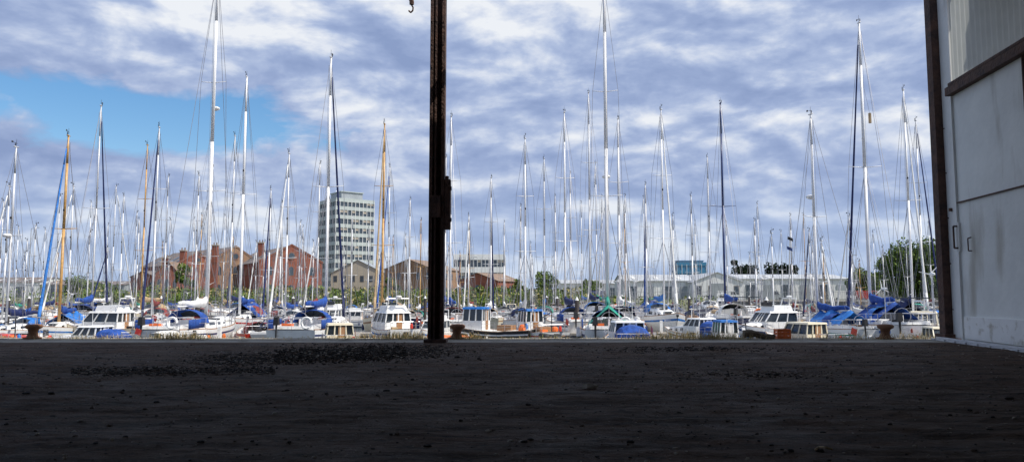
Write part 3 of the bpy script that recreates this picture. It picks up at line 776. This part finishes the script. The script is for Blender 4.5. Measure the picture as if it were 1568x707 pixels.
mb = MB(); fm = mat('galvanised_fence', (0.36, 0.37, 0.38), .5, .3)
x = gx(150, 150)
while x < gx(1440, 150):
    mb.box((x, 150, LAND + 1.1), (.09, .09, 2.2), fm)
    for q in range(1, 8): mb.box((x + q * .35, 150, LAND + 1.05), (.045, .03, 1.9), fm)
    x += 2.8
L0, L1 = gx(150, 150), gx(1440, 150)
for z in (.35, 1.85): mb.box(((L0 + L1) / 2, 150.04, LAND + z), (L1 - L0, .04, .06), fm)
mb.obj('palisade_fence', fix=False)
for bx, Y, top in ((48, 200, 350), (720, 230, 395), (1300, 200, 392), (1000, 240, 400), (80, 240, 380), (905, 230, 395)):
    X, Z = pos(bx, top, Y); mb = MB(); h = Z - LAND; mb.tube((0, 0, 0), (0, 0, h), .14, .08, fm, 8); mb.tube((0, 0, h), (1.4, 0, h + .3), .06, .05, fm, 6); mb.box((1.7, 0, h + .3), (.8, .3, .16), fm); mb.obj('street_lamp', loc=(X, Y, LAND))
def van(X, Y, c, rz=0):
    e = empty('parked_van', (X, Y, LAND), rz); b = MB()
    P = [(-2.4, .35), (2.5, .35), (2.5, 1.05), (1.7, 1.25), (1.15, 2.1), (-2.4, 2.15)]
    b.loft([[(x, -.9, z) for x, z in P], [(x, .9, z) for x, z in P]], c); b.face([(1.05, -.92, 1.3), (1.6, -.92, 1.25), (1.1, -.92, 1.95), (.4, -.92, 1.95), (.4, -.92, 1.3)], M['glass']); b.obj('body', e)
    w = MB()
    for x in (-1.6, 1.65):
        for y in (-.95, .75): w.tube((x, y, .34), (x, y + .2, .34), .34, .34, M['black'], 12)
    w.obj('wheels', e)
for bx, c in ((1115, wclad), (1180, gclad), (1290, wclad), (1330, M['red']), (880, wclad), (920, M['navy']), (1350, wclad), (560, wclad)): van(gx(bx, 160), 160, c, U(-.1, .1))

# ------------------------------------------------------------ shed: floor, quay
def floor_mat():
    m = bpy.data.materials.new('dirty_shed_floor'); m.use_nodes = True; nt = m.node_tree; n = nt.nodes; l = nt.links; b = n['Principled BSDF']
    tc = n.new('ShaderNodeTexCoord')
    def nz(scale, sc, det=8, dist=0):
        mp = n.new('ShaderNodeMapping'); mp.inputs['Scale'].default_value = sc; mp.inputs['Rotation'].default_value = (0, 0, radians(6)); l.new(tc.outputs['Object'], mp.inputs[0])
        t = n.new('ShaderNodeTexNoise'); t.inputs['Scale'].default_value = scale; t.inputs['Detail'].default_value = det; t.inputs['Roughness'].default_value = .7; t.inputs['Distortion'].default_value = dist
        l.new(mp.outputs[0], t.inputs['Vector']); return t.outputs['Fac']
    def ramp(s, a, b_, c0, c1):
        r = n.new('ShaderNodeValToRGB'); r.color_ramp.elements[0].position = a; r.color_ramp.elements[1].position = b_; r.color_ramp.elements[0].color = (*c0, 1); r.color_ramp.elements[1].color = (*c1, 1); l.new(s, r.inputs[0]); return r.outputs[0]
    big = ramp(nz(.5, (1, 1, 1)), .38, .6, (.115, .060, .034), (.135, .092, .064))
    streak = ramp(nz(2.5, (.25, 2.2, 1), 8, .6), .42, .6, (0, 0, 0), (1, 1, 1))
    mx = n.new('ShaderNodeMix'); mx.data_type = 'RGBA'; l.new(streak, mx.inputs['Factor']); l.new(big, mx.inputs['A']); mx.inputs['B'].default_value = (.055, .034, .022, 1)
    gr = ramp(nz(26, (1, 1, 1), 4), .63, .69, (0, 0, 0), (1, 1, 1))
    m2 = n.new('ShaderNodeMix'); m2.data_type = 'RGBA'; l.new(gr, m2.inputs['Factor']); l.new(mx.outputs['Result'], m2.inputs['A']); m2.inputs['B'].default_value = (.25, .19, .14, 1)
    dk = ramp(nz(9, (.7, 1.3, 1), 8), .54, .64, (0, 0, 0), (1, 1, 1))
    m3 = n.new('ShaderNodeMix'); m3.data_type = 'RGBA'; l.new(dk, m3.inputs['Factor']); l.new(m2.outputs['Result'], m3.inputs['A']); m3.inputs['B'].default_value = (.032, .021, .014, 1)
    l.new(m3.outputs['Result'], b.inputs['Base Color'])
    b.inputs['Specular IOR Level'].default_value = .12
    l.new(ramp(nz(1.2, (1, 1, 1)), .3, .7, (.6,) * 3, (.95,) * 3), b.inputs['Roughness'])
    ad = n.new('ShaderNodeMath'); ad.operation = 'MULTIPLY_ADD'; l.new(nz(22, (1, 1, 1), 8), ad.inputs[0]); ad.inputs[1].default_value = .5; l.new(nz(4, (.4, 1.6, 1), 6), ad.inputs[2])
    bp = n.new('ShaderNodeBump'); bp.inputs['Strength'].default_value = 1.0; bp.inputs['Distance'].default_value = .07; l.new(ad.outputs[0], bp.inputs['Height']); l.new(bp.outputs[0], b.inputs['Normal'])
    return m
fmat = floor_mat()
def fz(x, y):
    k = 1 if y < 13.6 else 0
    return k * (.014 * noise.noise(Vector((x * 2.2, y * 3.0, 0))) + .018 * noise.noise(Vector((x * .5, y * .7, 2))) + .010 * noise.noise(Vector((x * 7, y * 8, 5))) + .008 * noise.noise(Vector((x * 1.2, y * 9 + x * .5, 8))))
sheet('shed_floor', -12.4, 9.5, 1.2, 14.0, 0.0, fmat, 480, 340, fz)
sheet('shed_floor', -12.4, 9.5, -14, 1.2, -0.01, fmat)
quaym = mat('quay_concrete', (0.25, 0.22, 0.18), .9, col2=(0.36, 0.33, 0.27), scale=3, bump=.6, bscale=25, dirt=((0.12, 0.10, 0.07), 2, .55))
mb = MB()
mb.box((0, 14.4, -.2), (400, .79, .392), quaym)
k = -60
while k < 60:
    mb.box((k, 15.08, -.19), (1.19, .56, .39 + U(-.01, .01)), quaym); k += 1.2
mb.box((0, 15.0, -2.4), (400, .7, 4.0), stone)
mb.obj('quay_edge', fix=False)
sheet('quay_ground', -300, -12.6, -60, 14.0, -.006, quaym); sheet('quay_ground', 9.7, 300, -60, 14.0, -.006, quaym); sheet('quay_ground', -12.6, 9.7, -60, -14, -.006, quaym)

darkm = mat('rusty_dark_steel', (0.05, 0.030, 0.026), .8, col2=(0.14, 0.072, 0.05), scale=5, bump=.5, bscale=20)
roofin = mat('roof_sheeting', (0.14, 0.13, 0.12), .9, var=.2)
wallin = mat('shed_brick_wall', (0.22, 0.17, 0.13), .9, var=.3, scale=1.5)
e = empty('dock_shed', (0, 0, 0)); mb = MB()
mb.box((-1.5, -.35, 6.85), (22.4, 27.1, .12), roofin)  # unseen roof, front edge shaped short of the lintel so sun reaches the quay
for y in range(-12, 13, 4): mb.box((-1.5, y, 6.62), (22, .2, .3), darkm)
mb.obj('roof', e); mb = MB(); mb.box((-2, -13.9, 3.4), (20.6, .25, 6.8), wallin); mb.obj('brick_wall', e)
mb = MB()
for y in range(-13, 14, 5): mb.box((-12.4, y, 3.4), (.25, .25, 6.75), darkm)  # unseen left side, opened to bare columns so sky light reaches the door wall
mb.obj('open_side_columns', e)
mb = MB(); mb.box((-1.6, 14.05, 6.98), (21.6, .2, .2), darkm)
for x in (-12, -6, 0, 6): mb.box((x, 13.6, 6.98), (.12, .7, .16), darkm)
mb.obj('lintel', e)

Xp = gx(668.5, 14.1)
e = empty('steel_post', (Xp, 14.05, 0)); mb = MB(); hw = .145
for sx in (-1, 1): mb.box((sx * (hw - .03), 0, 3.45), (.06, .26, 6.9), darkm)
mb.box((0, .02, 3.45), (2 * hw - .125, .05, 6.9), darkm)
mb.box((-.03, -.09, 3.45), (.035, .05, 6.88), darkm)
mb.box((0, 0, .03), (.42, .4, .06), darkm)
for z in [.3 + .45 * i for i in range(15)]:
    for sx in (-1, 1): mb.ell((sx * (hw - .03), -.135, z), (.014, .012, .014), darkm, 6, 4)
mb.obj('column', e)
mb = MB(); mb.box((hw + .06, -.02, 2.6), (.11, .2, .95), darkm); mb.box((hw + .05, -.1, 3.05), (.06, .12, .16), darkm); mb.box((-.02, -.16, 2.55), (.2, .05, .42), darkm)
for z in (2.3, 2.9): mb.tube((hw + .12, -.1, z), (hw + .14, -.1, z), .04, .04, darkm, 8)
mb.obj('hinge_box', e)

X, Z = pos(629, 12, 13.9); mb = MB()
mb.tube((0, 0, .9), (0, 0, .1), .012, .012, darkm, 5)
mb.loft([[(.045 * cos(a) + .02 * sin(i), .04 * sin(a), .18 - i * .06) for a in [2 * pi * q / 6 for q in range(6)]] for i in range(3)], darkm)
mb.path([(0, 0, .08), (.045, 0, .0), (.04, 0, -.06), (-.0, 0, -.1), (-.04, 0, -.06)], .016, darkm, 6)
mb.obj('hanging_hook', loc=(X, 13.9, Z))

paint = mat('weathered_white_paint', (0.76, 0.76, 0.73), .55, col2=(0.86, 0.86, 0.83), scale=1.1, bump=.15, bscale=8, dirt=((0.50, 0.48, 0.43), 1.3, .58, (1, 2.2, .25)))
paint2 = mat('grey_white_door_paint', (0.70, 0.71, 0.68), .5, col2=(0.82, 0.83, 0.79), scale=.8, bump=.15, bscale=6, dirt=((0.46, 0.44, 0.38), 1.6, .57, (1, 3, .2)))
brightp = mat('kick_panel', (0.86, 0.86, 0.83), .5, var=.05, dirt=((0.5, 0.47, 0.40), 5, .55))
tr = bpy.data.materials.new('translucent_corrugated'); tr.use_nodes = True; nt = tr.node_tree; n = nt.nodes; l = nt.links
for q in list(n): n.remove(q)
o = n.new('ShaderNodeOutputMaterial'); a = n.new('ShaderNodeBsdfTranslucent'); b = n.new('ShaderNodeBsdfDiffuse'); mx = n.new('ShaderNodeMixShader')
a.inputs[0].default_value = (.46, .48, .47, 1); tcn = n.new('ShaderNodeTexCoord'); nzn = n.new('ShaderNodeTexNoise'); nzn.inputs['Scale'].default_value = 3; rpn = n.new('ShaderNodeValToRGB')
rpn.color_ramp.elements[0].color = (.4, .41, .39, 1); rpn.color_ramp.elements[1].color = (.72, .74, .72, 1); l.new(tcn.outputs['Object'], nzn.inputs['Vector']); l.new(nzn.outputs['Fac'], rpn.inputs[0]); l.new(rpn.outputs[0], b.inputs[0])
mx.inputs[0].default_value = .5; l.new(b.outputs[0], mx.inputs[1]); l.new(a.outputs[0], mx.inputs[2]); l.new(mx.outputs[0], o.inputs[0])
ang = math.atan2(-.9925, -.122)
e = empty('sliding_door_wall', (8.67, 14.8, 0), ang)
mb = MB()
mb.box((.29, .06, 3.6), (.58, .08, 7.1), paint); mb.box((14, .06, 2.42), (26.8, .08, 4.8), paint2); mb.obj('steel_panels', e)
mb = MB(); rings = []; N = 560
for zz in (4.84, 7.1):
    rings.append([(.62 + i * .0225, .03 + .034 * sin(i * 2 * pi / 8), zz) for i in range(N)])
mb.loft(rings, tr, closed=False, caps=False); mb.obj('corrugated_cladding', e, fix=False)
mb = MB(); mb.box((10.5, -.05, 4.83), (19.8, .13, .16), darkm); mb.box((10.5, -.03, 4.98), (19.8, .05, .05), darkm)
mb.box((14, -.004, 2.65), (26.7, .04, .022), darkm)
for x in (3.1, 6.2, 9.3): mb.box((x, -.002, 2.4), (.03, .04, 4.7), darkm)
mb.box((.6, -.0, 2.4), (.05, .045, 4.75), paint)
mb.obj('rails', e)
mb = MB(); mb.box((4.0, .005, .27), (6.6, .05, .42), brightp); mb.obj('kick_plate', e)
mb = MB()
hx = .62
mb.path([(hx, .0, 2.2), (hx, -.09, 2.2), (hx, -.09, 1.78), (hx, .0, 1.78)], .018, darkm, 6)
mb.box((hx, .0, 1.99), (.12, .045, .55), paint)
mb.path([(1.1, -.0, 1.95), (1.1, -.06, 1.93), (1.1, -.06, 1.7), (1.1, 0, 1.7)], .012, darkm, 5)
mb.box((.35, .0, 2.55), (.05, .06, .06), darkm)
for z in (.6, 1.5, 2.4, 3.3, 4.2): 
    mb.tube((.2, .02, z), (.2, -.0, z), .015, .012, darkm, 6)
mb.obj('handle', e)
mb = MB(); mb.box((5, -.22, .03), (10, .06, .06), M['alu']); mb.box((5, -.32, .015), (10, .05, .03), M['alu']); 
for q in range(24): mb.box((.2 + q * .42, -.27, .02), (.04, .2, .03), M['alu'])
mb.obj('floor_rail', e)
e = empty('door_frame_post', (gx(1440, 14.9), 14.75, 0)); mb = MB(); mb.box((0, 0, 3.5), (.16, .2, 7.0), darkm); mb.box((.085, -.03, 3.5), (.03, .2, 6.98), darkm)
mb.box((0.02, -.02, .06), (.34, .34, .12), darkm); mb.obj('post', e)

# ------------------------------------------------------------ debris
stonem = [mat('rubble_dark', (0.022, 0.016, 0.012), .9, var=.4), mat('rubble_brown', (0.10, 0.068, 0.047), .9, var=.3), mat('rubble_grey', (0.36, 0.31, 0.25), .9, var=.3)]
def rock(mb, x, y, z, r, mt):
    n = 6; rings = []
    ax, ay, az = r * U(.7, 1.4), r * U(.6, 1.1), r * U(.35, .7); ph = U(0, 6)
    for i in range(1, 5):
        t = pi * i / 5; rings.append([(x + ax * sin(t) * cos(ph + 2 * pi * j / n) * U(.8, 1.2), y + ay * sin(t) * sin(ph + 2 * pi * j / n) * U(.8, 1.2), z + az * (.3 - cos(t)) + r * U(-.1, .1)) for j in range(n)])
    mb.loft(rings, mt)
def fl(bx, by):
    Y = CAMH / tan(-(PITCH + atan((353.5 - by) / F))); return (bx - 784) / F * (Y * cos(PITCH) - CAMH * sin(PITCH)), Y
mb = MB()
for i in range(10500):
    t = R(); bx = 330 + 350 * t + random.gauss(0, 30); by = 552 - 17 * t + random.gauss(0, 5)
    if R() < .25: bx = U(110, 420); by = 568 + random.gauss(0, 3)
    if R() < .22: bx = random.gauss(540, 60); by = random.gauss(541, 6)
    if by < 526: continue
    x, y = fl(bx, by); r = random.choice([.006, .009, .012, .016, .008, .022])
    rock(mb, x, y, fz(x, y) - r * .1 + (.03 * R() if 420 < bx < 620 else 0), r, random.choices(stonem, [6, 2, .8])[0])
mb.obj('rubble_strip', fix=False)
mb = MB()
for i in range(5600):
    y = 3.2 + 10.3 * R() ** .8; x = U(-.72, .72) * y; r = U(.003, .008) if R() < .88 else U(.008, .02)
    rock(mb, x, y, fz(x, y), r, random.choices(stonem, [4, 3, 2.2])[0])
for bx, by, r in ((903, 594, .065), (64, 571, .045), (592, 600, .026), (1190, 572, .04), (1175, 571, .03), (1546, 608, .03), (40, 603, .035), (78, 604, .03), (965, 678, .024), (655, 682, .022), (700, 548, .035), (733, 550, .03), (1255, 690, .02), (450, 540, .05), (1090, 533, .035), (1110, 534, .04), (985, 577, .02), (240, 615, .02), (1420, 594, .015), (990, 558, .02)):
    x, y = fl(bx, by); rock(mb, x, y, fz(x, y), r, stonem[0] if r < .06 else stonem[2])
for i in range(420):
    x, y = fl(random.gauss(1160, 70), random.gauss(572, 4)); rock(mb, x, y, fz(x, y), U(.006, .016), random.choices(stonem, [3, 3, 2])[0])
    x, y = fl(random.gauss(1050, 70), random.gauss(535, 2)); rock(mb, x, y, fz(x, y), U(.006, .022), stonem[0])
mb.obj('loose_stones', fix=False)
mb = MB(); x, y = fl(1262, 693); mb.path([(x - .05, y, .02), (x - .02, y + .02, .03), (x + .0, y - .01, .035), (x + .05, y + .01, .02)], .006, M['tan'], 5); mb.obj('wood_scrap')

rust = mat('rusty_iron', (0.16, 0.07, 0.04), .85, col2=(0.28, 0.14, 0.07), scale=8, bump=.5, bscale=30)
for bx in (53, 699, 1352):
    X = gx(bx, 15.05); mb = MB(); pr = [(0, .17), (.03, .17), (.04, .11), (.12, .085), (.19, .095), (.22, .15), (.26, .16), (.29, .13), (.30, .02)]
    mb.loft([[(r * cos(2 * pi * q / 20) + .15 * z * .6, r * sin(2 * pi * q / 20), z) for q in range(20)] for z, r in pr], rust); mb.obj('mooring_bollard', smooth=True, loc=(X, 15.05, 0))
X = gx(1160, 15.0); mb = MB(); rings = []
for i in range(12):
    t = i / 11; r = .085 * (1 - .45 * t) * (1 + U(-.12, .12)); rings.append([(-.3 + .62 * t, r * cos(a) * U(.9, 1.1), .1 + r * sin(a) + .02 * sin(t * 6) - .04 * t) for a in [2 * pi * q / 9 for q in range(9)]])
mb.loft(rings, mat('weathered_log', (0.10, 0.07, 0.045), .9, col2=(0.19, 0.15, 0.10), scale=6, bump=.8)); mb.obj('driftwood_log', loc=(X, 15.0, 0))
X = gx(1196, 15.1); mb = MB()
for z in (.03, .10, .17):
    for sy in (-.1, .1): mb.box((0, sy, z), (.25, .015, .055), M['orange'])
    for sx in (-.125, .125): mb.box((sx, 0, z), (.015, .2, .055), M['orange'])
for sx in (-.12, .12, 0):
    for sy in (-.1, .1): mb.box((sx, sy, .1), (.03, .03, .19), M['orange'])
mb.obj('plastic_crate', loc=(X, 15.1, 0))
straw = [mat('dry_grass', (0.52, 0.40, 0.19), .85, var=.25), mat('dry_grass_green', (0.16, 0.20, 0.06), .85, var=.25)]
mb = MB()
cent = [(265, 28, .8), (300, 30, .5), (610, 35, .9), (640, 25, .6), (1050, 55, 1), (1090, 30, .7), (990, 30, .5), (720, 20, .5), (1290, 60, .5), (1400, 40, .5), (1130, 25, .5), (150, 60, .3), (540, 40, .35), (850, 60, .25)]
for i in range(5000):
    if R() < .75: c = random.choices(cent, [q[2] for q in cent])[0]; bx = random.gauss(c[0], c[1] * .6); hs = .6 + .7 * c[2]
    else: bx = U(-10, 1440); hs = .4
    Y = U(14.75, 15.35); X = gx(bx, Y); h = U(.04, .17) * hs; a = U(0, 6.28); lx, ly = U(-.07, .07), U(-.05, .05); w = .0035
    dx, dy = w * cos(a), w * sin(a)
    mt = straw[0] if R() < .8 else straw[1]
    mb.face([(X - dx, Y - dy, 0), (X + dx, Y + dy, 0), (X + lx * .5 + dx * .8, Y + ly * .5 + dy * .8, h * .6), (X + lx * .5 - dx * .8, Y + ly * .5 - dy * .8, h * .6)], mt)
    mb.face([(X + lx * .5 - dx * .8, Y + ly * .5 - dy * .8, h * .6), (X + lx * .5 + dx * .8, Y + ly * .5 + dy * .8, h * .6), (X + lx * 1.3, Y + ly, h)], mt)
mb.obj('dry_grass', fix=False)

# ------------------------------------------------------------ sky & sun
SUN_EL = radians(54); back = radians(22)
sdir = Vector((cos(SUN_EL) * cos(back), -cos(SUN_EL) * sin(back), sin(SUN_EL)))
sun = bpy.data.lights.new('sun', 'SUN'); sun.energy = 5.0; sun.angle = radians(.5); sun.color = (1, .94, .84)
so = bpy.data.objects.new('sun', sun); COL.objects.link(so); so.rotation_euler = sdir.to_track_quat('Z', 'Y').to_euler()
w = bpy.data.worlds.new('World'); scene.world = w; w.use_nodes = True; nt = w.node_tree; n = nt.nodes; l = nt.links
for q in list(n): n.remove(q)
out = n.new('ShaderNodeOutputWorld'); bg = n.new('ShaderNodeBackground'); l.new(bg.outputs[0], out.inputs[0])
sky = n.new('ShaderNodeTexSky'); sky.sky_type = 'NISHITA'; sky.sun_disc = False; sky.sun_elevation = SUN_EL
sky.sun_rotation = math.atan2(sdir.x, sdir.y)
tc = n.new('ShaderNodeTexCoord'); sp = n.new('ShaderNodeSeparateXYZ'); l.new(tc.outputs['Generated'], sp.inputs[0])
def mth(op, a, b=None, c=None, clamp=False):
    k = n.new('ShaderNodeMath'); k.operation = op; k.use_clamp = clamp
    for i, q in enumerate((a, b, c)):
        if q is None: continue
        if isinstance(q, (int, float)): k.inputs[i].default_value = q
        else: l.new(q, k.inputs[i])
    return k.outputs[0]
x, y, z = sp.outputs
def nzw(scale, det, rough, off, dist=0.0, sc=(1, 1, 2.6)):
    mp = n.new('ShaderNodeMapping'); mp.inputs['Location'].default_value = off; mp.inputs['Scale'].default_value = sc; l.new(tc.outputs['Generated'], mp.inputs[0])
    t = n.new('ShaderNodeTexNoise'); t.inputs['Scale'].default_value = scale; t.inputs['Detail'].default_value = det; t.inputs['Roughness'].default_value = rough; t.inputs['Distortion'].default_value = dist
    l.new(mp.outputs[0], t.inputs['Vector']); return t.outputs['Fac']
o1 = (3.1, 1.7, 0.3); n1 = nzw(3.0, 10, .52, o1, .15); n2 = nzw(3.0, 10, .52, (o1[0] + .02, o1[1], o1[2] + .06), .15)
o3 = (9, 2, .4); n3 = nzw(9.0, 8, .54, o3, .25, (1, 1, 2.2)); n4 = nzw(9.0, 8, .54, (o3[0] + .01, o3[1], o3[2] + .025), .25, (1, 1, 2.2))
big = nzw(1.3, 3, .5, (5.5, 7.2, 1.0), 0, (1, 1, 2.0))
rel = mth('ADD', mth('MULTIPLY', mth('SUBTRACT', n1, n2), 2.5), mth('MULTIPLY', mth('SUBTRACT', n3, n4), 1.3))
val = mth('ADD', mth('ADD', mth('MULTIPLY', mth('SUBTRACT', n1, .5), .9), rel), mth('ADD', mth('MULTIPLY', mth('SUBTRACT', n3, .5), .7), mth('MULTIPLY', mth('SUBTRACT', big, .5), .9)))
val = mth('ADD', val, .46, clamp=True)
rp = n.new('ShaderNodeValToRGB'); cr = rp.color_ramp; cr.elements[0].position = .05; cr.elements[0].color = (.26, .345, .57, 1); cr.elements[1].position = .93; cr.elements[1].color = (.85, .88, .93, 1)
for p_, c_ in ((.32, (.33, .42, .65)), (.5, (.42, .51, .725)), (.66, (.57, .645, .81)), (.8, (.72, .77, .875))):
    q = cr.elements.new(p_); q.color = (*c_, 1)
l.new(val, rp.inputs[0])
az = mth('ARCTAN2', x, y); el = mth('ARCSINE', z)
def blob(a0, aw, e0, ew):
    a = mth('POWER', mth('ABSOLUTE', mth('DIVIDE', mth('SUBTRACT', az, a0), aw)), 2.0); b = mth('POWER', mth('ABSOLUTE', mth('DIVIDE', mth('SUBTRACT', el, e0), ew)), 2.0)
    return mth('SUBTRACT', 1.0, mth('ADD', a, b))
b1 = blob(-.48, .26, .215, .047); b2 = blob(-1.6, .6, .5, .25); b3 = blob(1.9, .7, .6, .3)
hole = mth('MAXIMUM', b1, mth('MAXIMUM', b2, b3))
hole = mth('ADD', mth('MULTIPLY', hole, .85), mth('ADD', mth('MULTIPLY', mth('SUBTRACT', n3, .5), -3.0), mth('MULTIPLY', mth('SUBTRACT', n1, .5), -1.2)))
hole = mth('MULTIPLY_ADD', hole, 2.2, .08, clamp=True)
hs = n.new('ShaderNodeHueSaturation'); hs.inputs['Saturation'].default_value = 1.35; hs.inputs['Value'].default_value = .15; l.new(sky.outputs[0], hs.inputs['Color'])
mx = n.new('ShaderNodeMix'); mx.data_type = 'RGBA'; l.new(hole, mx.inputs['Factor']); l.new(rp.outputs[0], mx.inputs['A']); l.new(hs.outputs[0], mx.inputs['B'])
hz = mth('SUBTRACT', 1.0, mth('DIVIDE', mth('ABSOLUTE', el), .15), clamp=True)
m2 = n.new('ShaderNodeMix'); m2.data_type = 'RGBA'; l.new(mth('MULTIPLY', hz, .55), m2.inputs['Factor']); l.new(mx.outputs['Result'], m2.inputs['A']); m2.inputs['B'].default_value = (.48, .62, .84, 1)
l.new(m2.outputs['Result'], bg.inputs[0]); bg.inputs[1].default_value = 1.0

cam = bpy.data.cameras.new('camera'); co = bpy.data.objects.new('camera', cam); COL.objects.link(co)
co.location = (0, 0, CAMH); co.rotation_euler = (pi / 2 + PITCH, 0, 0); cam.lens = 26; cam.sensor_width = 36; cam.clip_end = 9000; cam.clip_start = .05
scene.camera = co
